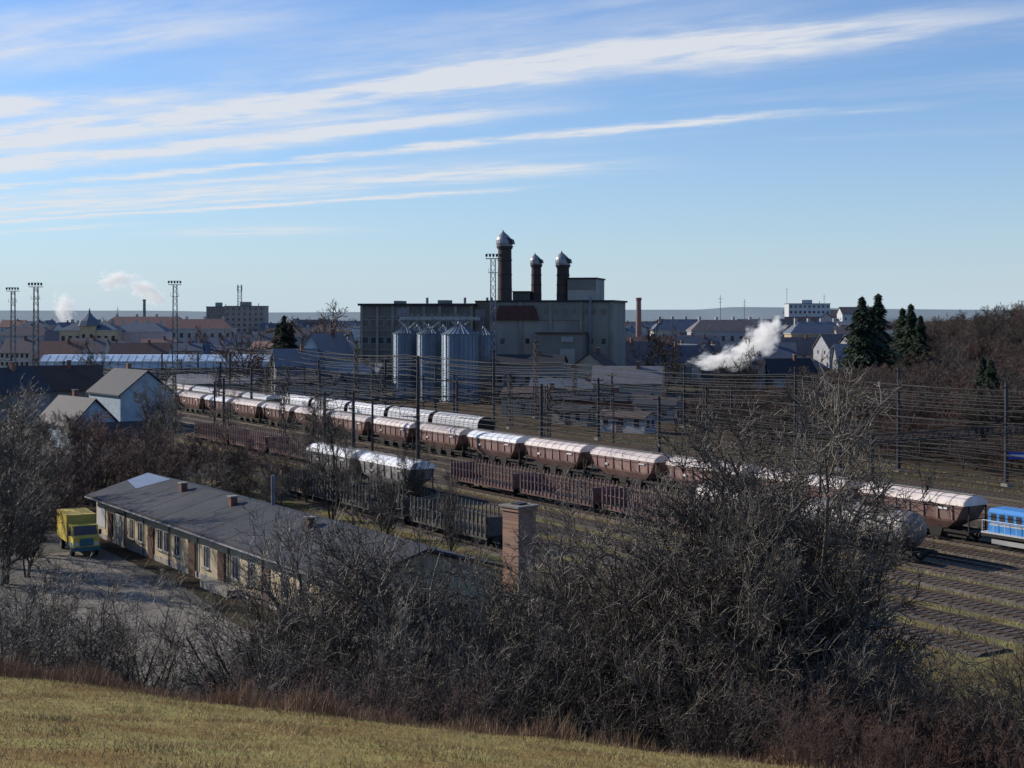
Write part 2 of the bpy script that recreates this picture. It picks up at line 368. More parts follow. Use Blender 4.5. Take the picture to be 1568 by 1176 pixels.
for n_,zs in ((92,(5.7,7.1)),(96,(5.7,7.1)),(100.25,(5.7,7.1)),(105,(5.7,7.1)),(109.5,(5.7,7.1)),(114,(5.7,7.1)),(119,(5.7,7.1)),(124,(5.7,7.1)),(129,(5.7,7.1)),(138,(7.6,8.6,9.8,10.9,11.6)),(140,(9.2,10.4)),(144,(9.8,11.2)),(116.5,(8.9,)),(133,(8.2,9.5))):
    for t in range(-20,340,55):
        for z in zs:
            a=nt(n_,t);c=nt(n_,t+55); wire((*a,z),(*c,z),.05 if z<6 else .7,.055 if n_>130 else .038)
for t in range(60,330,38):
    a=nt(90,t+2);c=nt(140,t+2); wire((*a,8.3),(*c,8.6),.25,.035); wire((*a,6.9),(*c,7.0),.1,.035)
add_obj("overhead_wires",mk_mesh("overhead_wires",V,Fq,[MAST]))
def lighttower(px,pyt,d,plat=True):
    h=sz(pyt,d); b=B("floodlight_tower"); lattice(b,"lattice",STEEL,h-1,.75,.5,1.8,r=.07)
    b.box("platform",STEEL,-1.7,1.7,-.9,.9,h-1,h-.85)
    for xx in (-1.6,-.8,0,.8,1.6):
        b.box("floodlights",DARK,xx-.25,xx+.25,-1.1,-.85,h-.5,h+.1); b.cyl("railing",STEEL,(xx,-.9,h-.85),(xx,-.9,h+.2),.05,n=4)
    b.box("railing",STEEL,-1.7,1.7,-.95,-.88,h+.1,h+.18); b.box("lower_platform",STEEL,-1.1,1.1,-.8,.8,h-4.2,h-4.1)
    for xx in (-1.1,1.1): b.cyl("railing",STEEL,(xx,-.8,h-4.1),(xx,-.8,h-3.2),.05,n=4)
    b.place((sx(px,d),d,0),.1)
lighttower(20,441,420);lighttower(55,434,380);lighttower(268,431,400);lighttower(755,390,330)
# ------------------------------------------------------------ houses
WALLS=[mat("plaster_white",(.36,.37,.38)),mat("plaster_beige",(.31,.275,.22)),mat("plaster_grey",(.20,.195,.19)),mat("plaster_ochre",(.30,.235,.14)),mat("plaster_bluewhite",(.33,.41,.47)),mat("hazed_white",(.44,.45,.46)),mat("hazed_grey",(.28,.29,.31)),mat("hazed_beige",(.37,.345,.31)),mat("hazed_ochre",(.42,.33,.21))]  # last four: plaster colours with distance haze mixed in
ROOFS=[mat("roof_dark",(.035,.036,.042),rough=.7),mat("roof_brown",(.075,.055,.05)),mat("roof_blue",(.08,.10,.13)),mat("roof_red",(.14,.085,.072)),mat("roof_light",(.2,.2,.215)),mat("hazed_roof_slate",(.10,.12,.155)),mat("hazed_roof_brown",(.13,.11,.11)),mat("hazed_roof_red",(.20,.12,.10))]  # last three: roof colours paled by painted-in aerial haze
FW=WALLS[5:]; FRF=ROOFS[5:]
FR=mat("window_frame",(.4,.4,.39))
def windows(b,x0,x1,y,zs,nx_,w,h,s=-1):
    for i in range(nx_):
        cx=x0+(x1-x0)*(i+.5)/nx_
        for z in zs:
            b.box("window_frames",FR,cx-w/2-.09,cx+w/2+.09,min(y,y+s*.05),max(y,y+s*.05),z-.09,z+h+.09)
            b.box("window_glass",GLASS,cx-w/2,cx+w/2,min(y,y+s*.065),max(y,y+s*.065),z,z+h)
def house(name,X,Y,rot,L_,W,eave,ridge,wall,roof,nwin=4,storeys=2,chim=True,base=None):
    b=B(name); hl=L_/2;hw_=W/2
    b.prism("walls",wall,[(-hw_,-3),(-hw_,eave),(0,ridge-.12),(hw_,eave),(hw_,-3)],'x',-hl,hl)
    o=.45;sl=(ridge-eave)/hw_
    b.prism("roof",roof,[(-hw_-o,eave-o*sl+.05),(0,ridge),(hw_+o,eave-o*sl+.05),(hw_+o,eave-o*sl+.3),(0,ridge+.25),(-hw_-o,eave-o*sl+.3)],'x',-hl-.4,hl+.4)
    zs=[1+2.9*k for k in range(storeys) if 1+2.9*k+1.4<eave]
    windows(b,-hl,hl,-hw_,zs,nwin,1.0,1.35)
    for e in (-1,1):
        for yy in (-hw_*.45,hw_*.45):
            for z in zs[-1:]:
                b.box("gable_windows",GLASS,min(e*hl,e*(hl+.06)),max(e*hl,e*(hl+.06)),yy*.9-.4,yy*.9+.4,z,z+1.2)
    b.box("door",ROOFS[1],-hl*.1-.5,-hl*.1+.5,-hw_-.07,-hw_,0,2.1)
    if chim:
        b.box("chimney",mat("chimney_brick",(.2,.1,.07)),hl*.3-.35,hl*.3+.35,-.9,-.2,ridge-1,ridge+1.1); b.box("chimney_cap",CONC,hl*.3-.42,hl*.3+.42,-.97,-.13,ridge+1.1,ridge+1.22)
    z=float(terr(X,Y)) if base is None else base
    return b.place((X,Y,z),rot)
def flat(name,X,Y,rot,L_,W,h,wall,nx_=6,nz=4,wz=1.4,base=None,ww=1.3):
    b=B(name); b.box("walls",wall,-L_/2,L_/2,-W/2,W/2,-3,h); b.box("roof_slab",FRF[0],-L_/2-.3,L_/2+.3,-W/2-.3,W/2+.3,h,h+.35)
    st_=h/max(nz,1)
    windows(b,-L_/2,L_/2,-W/2,[st_*k+st_*.35 for k in range(nz)],nx_,ww,wz)
    b.box("stair_head",wall,-L_*.15,L_*.1,-W*.2,W*.2,h+.35,h+2.6)
    b.cyl("vent",STEEL,(L_*.3,0,h+.3),(L_*.3,0,h+1.8),.2,n=8)
    z=float(terr(X,Y)) if base is None else base
    return b.place((X,Y,z),rot)
house("gabled_house",sx(200,250),250,math.radians(128),14,9.6,6.2,10.0,WALLS[4],ROOFS[0],0,0)
house("gabled_house",sx(118,215),215,math.radians(132),12,7.2,3.6,7.2,WALLS[4],ROOFS[0],0,0)
house("gabled_house",sx(85,262),262,math.radians(15),16,10,6.2,10.2,WALLS[2],ROOFS[1],4,2)
house("gabled_house",sx(2,240),240,math.radians(60),12,10,6.8,10.6,WALLS[2],ROOFS[0],2,1)
house("garage",sx(190,205),205,math.radians(30),9,6,2.4,4.2,WALLS[2],ROOFS[0],2,1,False)
house("storage_shed",sx(812,335),335,-.15,16,10,8.2,10,WALLS[2],ROOFS[0],5,2)
house("gabled_house",sx(910,312),312,math.radians(74),10,7.5,8.4,11.4,WALLS[1],ROOFS[1],2,2)
house("long_shed",sx(962,295),295,-.12,14,9,5.8,9.0,WALLS[1],ROOFS[4],5,1)
house("station_shed",sx(925,272),272,-.35,18,6,3.4,4.8,mat("brick_dark",(.17,.085,.06)),ROOFS[0],6,1)
house("station_shed",sx(830,280),280,-.3,15,6,3.6,5.2,WALLS[1],ROOFS[1],5,1)
house("station_shed",sx(1010,262),262,-.5,8,5,3.2,4.6,WALLS[2],ROOFS[0],2,1)
house("station_shed",sx(880,300),300,-.2,18,6,4.2,6.0,WALLS[1],ROOFS[2],5,1)
house("station_shed",sx(960,240),240,-.6,9,4,2.6,3.4,WALLS[0],ROOFS[1],3,1,False)
house("station_shed",sx(880,255),255,-.55,7,4,2.6,3.4,WALLS[1],ROOFS[0],2,1,False)
house("farm_house",sx(452,335),335,.3,10,9,7.5,11.5,WALLS[2],ROOFS[4],3,2)
house("farm_house",sx(500,345),345,math.radians(70),16,7.5,9.5,15,WALLS[4],ROOFS[4],4,2)
house("storage_shed",sx(555,335),335,-.2,9,7,6,8,WALLS[2],ROOFS[4],3,1)
house("storage_shed",sx(475,320),320,-.2,14,7,4.5,6.4,WALLS[2],ROOFS[0],4,1)
house("storage_shed",sx(330,330),330,-.1,20,8,3.8,5.6,WALLS[2],ROOFS[4],5,1)
house("gabled_house",sx(1125,340),340,-.3,14,9,5,8.5,WALLS[2],ROOFS[0],4,1)
house("gabled_house",sx(1205,345),345,.3,12,9,5,9,WALLS[0],ROOFS[0],3,2)
def hall():
    d=430; x0=sx(60,d);x1=sx(462,d); b=B("glazed_hall")
    b.box("base_wall",WALLS[2],x0,x1,0,14,0,3.4)
    PAN=mat("pale_blue_panels",(.42,.55,.68),rough=.35,scale=.2,var=.25)
    b.prism("glazed_roof",PAN,[(-.4,3.4),(-.4,5.4),(3.5,7.3),(10.5,7.3),(14.4,5.4),(14.4,3.4)],'x',x0,x1)
    xx=x0
    while xx<=x1: b.box("mullions",WALLS[2],xx-.1,xx+.1,-.46,-.4,3.4,5.4); b.poly("roof_bars",WALLS[2],[(xx-.1,-.42,5.46),(xx+.1,-.42,5.46),(xx+.1,3.5,7.36),(xx-.1,3.5,7.36)],[(0,1,2,3)]); xx+=2.4
    b.box("gutter",FR,x0,x1,-.6,-.42,5.4,5.55)
    b.place((0,d,0),0)
hall()
def hipblock(name,px,d,L_,W,eave,ridge,wall,roof,nw,tower=False):
    b=B(name)
    b.box("walls",wall,-L_/2,L_/2,-W/2,W/2,-1,eave)
    b.box("cornice",FR,-L_/2-.35,L_/2+.35,-W/2-.35,W/2+.35,eave,eave+.4)
    z0=eave+.4; o=.5
    b.poly("roof",roof,[(-L_/2-o,-W/2-o,z0),(L_/2+o,-W/2-o,z0),(L_/2+o,W/2+o,z0),(-L_/2-o,W/2+o,z0),(-L_/2+W*.35,-W*.12,ridge),(L_/2-W*.35,-W*.12,ridge),(L_/2-W*.35,W*.12,ridge),(-L_/2+W*.35,W*.12,ridge)],[(0,1,5,4),(1,2,6,5),(2,3,7,6),(3,0,4,7),(4,5,6,7)])
    windows(b,-L_/2,L_/2,-W/2,[1.4+3.9*k for k in range(int((eave-1)/3.9))],nw,1.3,2.1)
    for k in range(4):
        xx=-L_/2+L_*(k+.6)/4.2; b.box("chimneys",FW[2],xx-.5,xx+.5,-.6,.6,ridge-1.5,ridge+1.2)
    if tower:
        tx=0
        b.box("tower",wall,tx-3,tx+3,-W/2-1,-W/2+5,0,eave+2); b.lathe("tower_roof",roof,[(4.4,eave+2),(3.6,eave+4),(1.6,eave+5.6),(.5,eave+7),(.05,eave+9)],tx,-W/2+2,n=8)
        windows(b,tx-3,tx+3,-W/2-1,[2,6,10],2,1.1,2)
    b.place((sx(px,d),d,0),.04)
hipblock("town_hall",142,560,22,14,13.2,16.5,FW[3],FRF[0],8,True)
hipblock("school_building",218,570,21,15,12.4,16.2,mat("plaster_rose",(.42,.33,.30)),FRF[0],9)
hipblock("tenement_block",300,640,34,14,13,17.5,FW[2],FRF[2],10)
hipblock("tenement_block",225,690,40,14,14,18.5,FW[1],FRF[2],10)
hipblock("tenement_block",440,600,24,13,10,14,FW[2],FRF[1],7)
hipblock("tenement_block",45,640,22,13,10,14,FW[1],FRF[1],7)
flat("apartment_block",sx(378,800),800,.0,22,14,24,mat("panel_tan",(.25,.22,.195)),7,8,1.4)
flat("apartment_block",sx(336,810),810,.0,12,14,23.5,mat("panel_grey",(.22,.22,.22)),4,7,1.4)
b=B("telecom_mast"); lattice(b,"lattice",STEEL,12,1.1,.9,1.6,r=.09); b.box("antennas",WALLS[0],-1.4,-.9,-.2,.2,8,11.5); b.box("antennas",WALLS[0],.9,1.4,-.2,.2,8,11.5); b.place((sx(367,800),800,24.3))
flat("apartment_block",sx(1236,900),900,.0,26,14,18,FW[0],9,5,1.5,base=8)
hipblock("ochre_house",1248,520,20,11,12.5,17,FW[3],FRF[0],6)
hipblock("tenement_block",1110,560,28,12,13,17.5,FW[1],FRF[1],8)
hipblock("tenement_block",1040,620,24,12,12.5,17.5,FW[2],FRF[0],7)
rr=random.Random(3)
def scatter(px0,px1,d0,d1,cnt,up=0):
    for i in range(cnt):
        d=rr.uniform(d0,d1);px=rr.uniform(px0,px1)
        ws=rr.choice(FW[:3]+[FW[1],FW[2],FW[0]]) if rr.random()<.9 else FW[3]
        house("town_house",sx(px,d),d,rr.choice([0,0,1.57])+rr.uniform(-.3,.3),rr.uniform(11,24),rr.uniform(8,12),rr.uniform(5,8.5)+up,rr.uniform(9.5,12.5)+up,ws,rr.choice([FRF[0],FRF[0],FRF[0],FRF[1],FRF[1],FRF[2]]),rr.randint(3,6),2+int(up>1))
scatter(0,520,480,545,14,-1); scatter(0,520,585,700,24,0); scatter(0,520,700,1100,34,3.5); scatter(935,1330,400,650,46); scatter(935,1330,650,1000,34,3); scatter(400,1000,600,1100,24,2)
b=B("factory_smokestack"); b.lathe("shaft",mat("brick_red",(.2,.12,.10)),[(1.3,0),(.85,27.5),(1.05,27.6),(1.05,28.5),(.8,28.6),(.01,28.55)],0,0,n=14); b.place((sx(978,500),500,-3))
b=B("factory_smokestack"); b.lathe("shaft",CONC,[(1.1,0),(.7,26.5),(.9,26.6),(.9,27.4),(.01,27.4)],0,0,n=14); b.place((sx(221,750),750,0))
for px,py,d in ((1103,452,600),(1140,458,700),(1205,440,900),(180,470,700),(1262,450,900)):
    b=B("antenna_mast"); h=sz(py,d); b.cyl("pole",STEEL,(0,0,0),(0,0,h),.25,.1,n=6); b.cyl("spars",STEEL,(-1,0,h-1.5),(1,0,h-1.5),.08,n=4); b.cyl("spars",STEEL,(-.7,0,h-3),(.7,0,h-3),.08,n=4); b.place((sx(px,d),d,0))
# ------------------------------------------------------------ malt house
MB=mat("maltings_render",(.165,.155,.135),var=.3,scale=.12,stretch=(1,1,.3)); MB2=mat("maltings_pale",(.29,.275,.24),var=.28,scale=.15,stretch=(1,1,.3)); MB3=mat("maltings_tan",(.22,.20,.165),var=.25,scale=.2)
KB=mat("kiln_brick",(.055,.04,.036),var=.25,scale=.6); COWL=mat("cowl_sheet_metal",(.26,.26,.27),rough=.45,metal=.4,scale=.6,var=.3)
D=360; S=D/F
def fx(px): return (px-736)*S/ .978
def fz(py): return 20-(py-480)*S
b=B("malt_house")
a0,a1=fx(550),fx(722)
b.box("west_block",MB,a0,a1,0,34,0,fz(468)); b.box("roof_slab",ROOFS[0],a0-.9,a1+.5,-.8,35,fz(468),fz(464.5))
for i in range(8):
    xx=a0+(a1-a0)*i/7; b.box("pilasters",MB3,xx-.35,xx+.35,-.3,-.002,0,fz(468))
for zz in (5.5,10.5,15.5,19): b.box("floor_bands",MB3,a0,a1,-.2,-.003,zz,zz+.4)
windows(b,a0,a1,0,[3,7.5,12.3,16.8],14,1.4,1.6)
for yy in np.linspace(2,32,7):
    b.box("side_pilasters",MB3,a0-.3,a0,yy-.4,yy+.4,0,fz(468))
    for zz in (3,7.5,12.3,16.8): b.box("side_windows",GLASS,a0-.06,a0,yy+1.5,yy+3,zz,zz+1.6)
b.box("link_block",MB,fx(722),fx(757),4,26,0,fz(462)); b.box("link_roof",ROOFS[0],fx(722),fx(762)-.3,3.4,26,fz(462),fz(460))
c0,c1=fx(757),fx(937)
b.box("kiln_block",MB2,c0,c1,-4,22,0,fz(463)); b.box("kiln_roof",ROOFS[0],c0-.4,c1+.5,-4.5,22.5,fz(463),fz(460))
b.box("kiln_penthouse",MB,fx(780),fx(806),4,14,fz(460),fz(447)); b.box("penthouse_roof",ROOFS[0],fx(779),fx(807),3.6,14.4,fz(447),fz(445.5))
b.box("tower_block",MB2,fx(866),fx(909),2,16,fz(460),fz(428)); b.box("tower_roof",ROOFS[0],fx(864.5),fx(910.5),1.6,16.4,fz(428),fz(425.5))
b.box("tower_upper_wall",MB,fx(866),fx(909),1.85,2,fz(444),fz(428))
b.box("upper_band",MB,c0,fx(890),-4.25,-4.002,fz(490),fz(463))
b.box("dark_annex",MB,fx(832),fx(900),-9,-4.3,0,fz(510)); b.box("annex_roof",ROOFS[1],fx(830),fx(902),-9.5,-4.3,fz(510),fz(507.5))
b.box("annex_wall",MB2,fx(866),fx(888),-9.3,-9.004,0,fz(532)); b.box("annex_windows",FR,fx(868),fx(886),-9.36,-9.31,fz(522),fz(514))
b.prism("red_hopper_roof",mat("rust_red",(.11,.05,.045)),[(fx(762),fz(490)),(fx(771),fz(468)),(fx(822),fz(468)),(fx(830),fz(490))],'y',-4.9,-4.26)
for i,xx in enumerate(np.linspace(c0+3,c1-2,9)):
    for j,zz in enumerate((4,8,12.5)):
        if (i*3+j*5)%4!=1: b.box("kiln_windows",GLASS,xx-.5,xx+.5,-4.05,-4.0,zz,zz+1.3)
for xx in np.linspace(c0+2,c1-2,12): b.box("upper_windows",GLASS,xx-.45,xx+.45,-4.3,-4.0,fz(480),fz(473))
for k in range(4): b.box("east_pilasters",MB3,c0+ (c1-c0)*(k+1)/4-.35,c0+(c1-c0)*(k+1)/4+.35,-4.4,-4.26,0,fz(463))
b.box("external_duct",STEEL,fx(905),fx(908),-4.9,-4.45,2,fz(455))
b.box("parapet_units",MB,fx(660),fx(674),6,12,fz(464.5),fz(459)); b.box("parapet_units",MB,fx(590),fx(600),6,12,fz(464.5),fz(460))
for px in (700,640,735,742,893): b.cyl("roof_vents",STEEL,(fx(px),8,fz(464)),(fx(px),8,fz(455)),.35,n=8)
def kiln(px,pybase,pyshaft,pytip,r,cy=6):
    x=fx(px)
    b.lathe("kiln_stacks",KB,[(r*1.06,fz(pybase)),(r*.97,fz(pyshaft)),(r*1.12,fz(pyshaft)+.1),(r*1.12,fz(pyshaft)+.6)],x,cy,n=20)
    z0=fz(pyshaft)+.6;hh=fz(pytip)-z0
    b.lathe("cowls",COWL,[(r*1.12,z0),(r*1.2,z0+hh*.2),(r*1.13,z0+hh*.4),(r*.93,z0+hh*.56),(r*.62,z0+hh*.70),(r*.34,z0+hh*.8),(r*.14,z0+hh*.9),(r*.04,z0+hh)],x,cy,n=20,sh=lambda z:(-r*.3*max(0,(z-z0)/hh),0))
    b.prism("cowl_openings",DARK,[(x+r*.5,z0+hh*.18),(x+r*1.35,z0+hh*.15),(x+r*1.2,z0+hh*.42),(x+r*.5,z0+hh*.55)],'y',cy-r*.8,cy+r*.8)
    b.lathe("cowl_rims",DARK,[(r*1.16,z0-.1),(r*1.24,z0-.1),(r*1.24,z0+.15),(r*1.16,z0+.15)],x,cy,n=20)
    for q in (.3,.55,.8): 
        zz=fz(pybase)+(fz(pyshaft)-fz(pybase))*q; b.lathe("stack_bands",DARK,[(r*1.05,zz),(r*1.08,zz),(r*1.08,zz+.25),(r*1.05,zz+.25)],x,cy,n=20)
kiln(773,470,382,352,1.75,0); kiln(814,470,409,386,1.3,6); kiln(855,470,410,383,1.6,6)
b.place((sx(736,D),D,0),-math.radians(12))
CORR=bpy.data.materials.new("corrugated_steel"); CORR.use_nodes=True
nt_=CORR.node_tree; bb=nt_.nodes["Principled BSDF"]; bb.inputs["Metallic"].default_value=.45; bb.inputs["Roughness"].default_value=.5
tc=nt_.nodes.new("ShaderNodeTexCoord"); wv=nt_.nodes.new("ShaderNodeTexWave"); wv.bands_direction='Z'; wv.inputs["Scale"].default_value=2.2
no=nt_.nodes.new("ShaderNodeTexNoise"); no.inputs["Scale"].default_value=.7; cr=nt_.nodes.new("ShaderNodeValToRGB"); cr.color_ramp.elements[0].color=(.14,.19,.24,1); cr.color_ramp.elements[1].color=(.23,.29,.36,1)
bp=nt_.nodes.new("ShaderNodeBump"); bp.inputs["Distance"].default_value=.06; bp.inputs["Strength"].default_value=.5
for a,c in ((tc.outputs["Object"],wv.inputs["Vector"]),(tc.outputs["Object"],no.inputs["Vector"]),(no.outputs["Fac"],cr.inputs[0]),(cr.outputs[0],bb.inputs["Base Color"]),(wv.outputs["Fac"],bp.inputs["Height"]),(bp.outputs[0],bb.inputs["Normal"])): nt_.links.new(a,c)
def silo(px,d,r,h):
    b=B("grain_silo"); b.lathe("shell",CORR,[(r,.5),(r,h)],0,0,n=48)
    b.lathe("cone_roof",CORR,[(r*1.03,h-.1),(r*.12,h+r*.55),(r*.12,h+r*.55+.5),(.01,h+r*.55+.5)],0,0,n=48)
    b.lathe("base",CONC,[(r*1.08,0),(r*1.08,.5),(r*.9,.5)],0,0,n=32)
    for i in range(24):
        a=i*math.pi/12; b.cyl("stiffeners",STEEL,(r*1.01*math.cos(a),r*1.01*math.sin(a),.5),(r*1.01*math.cos(a),r*1.01*math.sin(a),h),.07,n=4)
        b.cyl("roof_ribs",STEEL,(r*1.02*math.cos(a),r*1.02*math.sin(a),h),(r*.13*math.cos(a),r*.13*math.sin(a),h+r*.56),.06,n=4)
        b.cyl("railing",STEEL,(r*1.05*math.cos(a),r*1.05*math.sin(a),h),(r*1.05*math.cos(a),r*1.05*math.sin(a),h+1.0),.03,n=4)
    for z in (h*.33,h*.66,h): b.lathe("hoops",STEEL,[(r*1.015,z-.06),(r*1.03,z-.06),(r*1.03,z+.06),(r*1.015,z+.06)],0,0,n=48)
    for s in (-.25,.25): b.cyl("ladder",STEEL,(s,-r*1.06,.5),(s,-r*1.06,h+1),.04,n=4)
    b.place((sx(px,d),d,0))
silo(621,330,2.95,15.4); silo(658,326,3.0,15.4); silo(704,320,4.2,15.4); silo(741,340,3.0,14.8)
silo(640,346,3.0,15.2); silo(680,346,3.0,15.2)
b=B("conveyor_gantry")
L_=(735-612)*324/F
for yy in (-.8,.8):
    for zz in (0,1.6): b.box("chords",STEEL,-L_/2,L_/2,yy-.07,yy+.07,zz-.07,zz+.07)
    k=-L_/2
    while k<L_/2-1.5: b.cyl("lacing",STEEL,(k,yy,0),(k+1.5,yy,1.6),.05,n=4); b.cyl("lacing",STEEL,(k+1.5,yy,1.6),(k+1.5,yy,0),.05,n=4); k+=1.5
b.box("conveyor_casing",FR,-L_/2,L_/2,-.5,.5,.1,.8)
for px in (625,660,705):
    k=(px-673.5)*324/F; b.cyl("spouts",FR,(k-2.2,0,.1),(k,0,-2.0),.18,n=8); b.cyl("spouts",FR,(k+2.2,0,.1),(k,0,-2.0),.18,n=8); b.cyl("supports",STEEL,(k,-.8,0),(k,-.8,-2.2),.09,n=4)
b.place((sx(673.5,324),324,18.4))
b=B("bucket_elevator"); lattice(b,"lattice",STEEL,20.5,.9,.9,1.8,r=.05); b.box("elevator_legs",STEEL,-.3,.3,-.3,.3,0,21.5); b.box("head_house",STEEL,-1.1,1.1,-1,1,19.5,21.2); b.place((sx(616,341),341,0))
b=B("bucket_elevator"); lattice(b,"lattice",STEEL,20,.9,.9,1.8,r=.05); b.box("elevator_legs",STEEL,-.3,.3,-.3,.3,0,21); b.box("head_house",STEEL,-1.1,1.1,-1,1,19,21); b.place((sx(735,330),330,0))
# ------------------------------------------------------------ warehouse
WB=mat("warehouse_plaster",(.27,.215,.14),col2=(.42,.35,.24),scale=.35,stretch=(1,1,.5),detail=9); BIT=mat("bitumen_roof",(.018,.019,.023),col2=(.045,.046,.051),rough=.75,scale=.35,bump=.3,detail=9)
BRN=mat("brown_door",(.07,.035,.025)); FASC=mat("fascia_brown",(.05,.035,.03)); BRICK=mat("chimney_red_brick",(.17,.085,.06),var=.35,scale=5)
b=B("warehouse"); LL=50;WW=10
b.prism("walls",WB,[(0,0),(0,3.6),(5,5.05),(10,3.6),(10,0)],'x',0,LL)
b.prism("roof",BIT,[(-.7,3.5),(5,5.12),(10.7,3.5),(10.7,3.68),(5,5.32),(-.7,3.68)],'x',-.6,LL+.4)
b.box("fascia",FASC,-.6,LL+.4,-.78,-.7,3.4,3.7); b.cyl("gutter",STEEL,(-.6,-.84,3.5),(LL,-.84,3.5),.08,n=6)
b.box("plinth",CONC,-.05,LL,-.06,0,0,.45)
b.poly("roof_lit_patch",mat("roof_lit_pale",(.22,.25,.30),rough=.4,metal=.3),[(-.5,3.0,4.76),(4.2,2.2,4.53),(5.5,4.9,5.31),(-.5,4.9,5.31)],[(0,1,2,3)])  # pale blue patch paints the lit part of the bitumen roof
for k in range(1,12): 
    xx=k*4.4; b.poly("roof_seams",FASC,[(xx,-.7,3.70),(xx+.08,-.7,3.70),(xx+.08,5,5.335),(xx,5,5.335)],[(0,1,2,3)])
def win(x,w=1.1,z=1.1,h=1.5,bars=True):
    b.box("window_surrounds",FR,x-w/2-.1,x+w/2+.1,-.05,0,z-.1,z+h+.1); b.box("window_panes",GLASS,x-w/2,x+w/2,-.07,0,z,z+h)
    b.box("window_bars",FR,x-.03,x+.03,-.085,-.07,z,z+h); b.box("sills",CONC,x-w/2-.2,x+w/2+.2,-.16,-.05,z-.18,z-.1)
def door(x,w,h,m,part): b.box(part+"_frame",FASC,x-w/2-.1,x+w/2+.1,-.05,0,0,h+.1); b.box(part,m,x-w/2,x+w/2,-.09,0,0.02,h)
b.box("white_panel",WALLS[0],.4,2.6,-.06,0,1.0,2.9); door(6.6,2.4,2.7,FR,"white_garage_door"); door(4.0,1.1,2.4,BRN,"brown_door")
for t,k in ((9.6,'w'),(11.7,'w'),(14.3,'d'),(16.4,'w'),(17.9,'w'),(20.2,'w'),(23.4,'d'),(26.3,'w'),(29.2,'d'),(31.8,'w'),(34.5,'w'),(37,'d'),(40,'w'),(43,'w'),(46,'w')):
    if k=='w': win(t,.95)
    else: door(t,1.3,2.5,BRN,"brown_door")
for t in (8.4,13,19,25,31,37,43): b.cyl("downpipes",STEEL,(t-.4,-.1,.1),(t-.4,-.1,3.5),.06,n=6)
b.box("loading_step",CONC,28,33,-1.2,-.06,0,.5)
for t in (11.5,22.2,36): 
    b.box("roof_chimneys",BRICK,t-.28,t+.28,3.5,4.05,4.6,5.6); b.box("chimney_caps",CONC,t-.36,t+.36,3.42,4.13,5.6,5.7)
b.cyl("flue_pipe",STEEL,(21.5,7.5,4.2),(21.5,7.5,7.0),.16,n=10)
b.place((-37.4,128,0),math.atan2(-.832,.557))
def brickm():
    m=bpy.data.materials.new("brickwork"); m.use_nodes=True; t=m.node_tree; p=t.nodes["Principled BSDF"]; p.inputs["Roughness"].default_value=.9
    tc=t.nodes.new("ShaderNodeTexCoord"); mp=t.nodes.new("ShaderNodeMapping"); mp.inputs["Rotation"].default_value=(math.pi/2,0,0); br=t.nodes.new("ShaderNodeTexBrick"); br.inputs["Scale"].default_value=1.6
    br.inputs["Color1"].default_value=(.34,.19,.12,1);br.inputs["Color2"].default_value=(.21,.11,.075,1);br.inputs["Mortar"].default_value=(.28,.25,.21,1); br.inputs["Mortar Size"].default_value=.02
    t.links.new(tc.outputs["Object"],mp.inputs[0]); t.links.new(mp.outputs[0],br.inputs["Vector"]); t.links.new(br.outputs["Color"],p.inputs["Base Color"]); return m
BRK=brickm()
b=B("brick_chimney"); 
b.box("shaft",BRK,-.8,.8,-.8,.8,0,6.6); b.box("corbel",BRK,-.9,.9,-.9,.9,6.6,6.85); b.box("cap",CONC,-1.0,1.0,-1.0,1.0,6.85,6.98); b.box("flue",DARK,-.4,.4,-.4,.4,6.98,7.1)
b.place((sx(795,97),97,0),math.radians(42))
# ------------------------------------------------------------ truck
YEL=mat("truck_yellow",(.60,.45,.08),var=.15,rough=.4); TB=mat("truck_teal",(.05,.16,.2),rough=.5); TY=mat("tyre_rubber",(.02,.02,.02),rough=.9)
TT=mat("truck_trim",(.42,.32,.08))
b=B("box_truck")
b.box("cargo_box",YEL,-3.4,.9,-1.15,1.15,.95,3.15); b.box("box_trim",TT,-3.44,.94,-1.18,1.18,3.1,3.2)
for xx in (-3.42,-1.3,.85): b.box("box_trim",TT,xx,xx+.06,-1.18,1.18,.9,3.1)
b.box("chassis",TY,-3.3,3.0,-.5,.5,.6,.93)
b.prism("cab",YEL,[(1.0,.7),(1.0,2.35),(1.2,2.5),(2.35,2.5),(2.75,1.75),(3.05,1.6),(3.1,.7)],'y',-1.05,1.05)
b.poly("windscreen",GLASS,[(2.385,-.9,2.45),(2.77,-.95,1.76),(2.77,.95,1.76),(2.385,.9,2.45)],[(0,1,2,3)])
for s in (-1,1):
    b.prism("side_windows",GLASS,[(1.3,1.65),(1.3,2.3),(2.2,2.3),(2.5,1.65)],'y',s*1.055-.01,s*1.055+.01)
    b.box("headlights",WHT,3.1,3.13,s*.8-.16,s*.8+.16,.95,1.2)
    b.box("mirrors",DARK,2.3,2.4,s*1.25-.1,s*1.25+.1,1.7,2.1)
    b.prism("mudguards",TB,[(1.45,.75),(1.6,1.15),(2.5,1.15),(2.7,.75)],'y',min(s*.98,s*1.12),max(s*.98,s*1.12))
    for xx in (-2.2,2.05):
        b.cyl("wheels",TY,(xx,s*.8,.47),(xx,s*1.08,.47),.47,n=18); b.cyl("hubs",STEEL,(xx,s*1.08,.47),(xx,s*1.1,.47),.22,n=10)
b.box("grille",TB,3.1,3.14,-.55,.55,.9,1.5); b.box("bumper",TB,3.08,3.25,-1.1,1.1,.5,.82)
b.place((sx(121,119.5),119.5,.02),-math.radians(62))
b=B("station_sign"); b.box("board",mat("sign_blue",(.03,.08,.4)),-1.2,1.2,-.04,.04,2.6,3.4); b.box("lettering",WHT,-.8,.8,-.055,-.042,2.85,3.15)
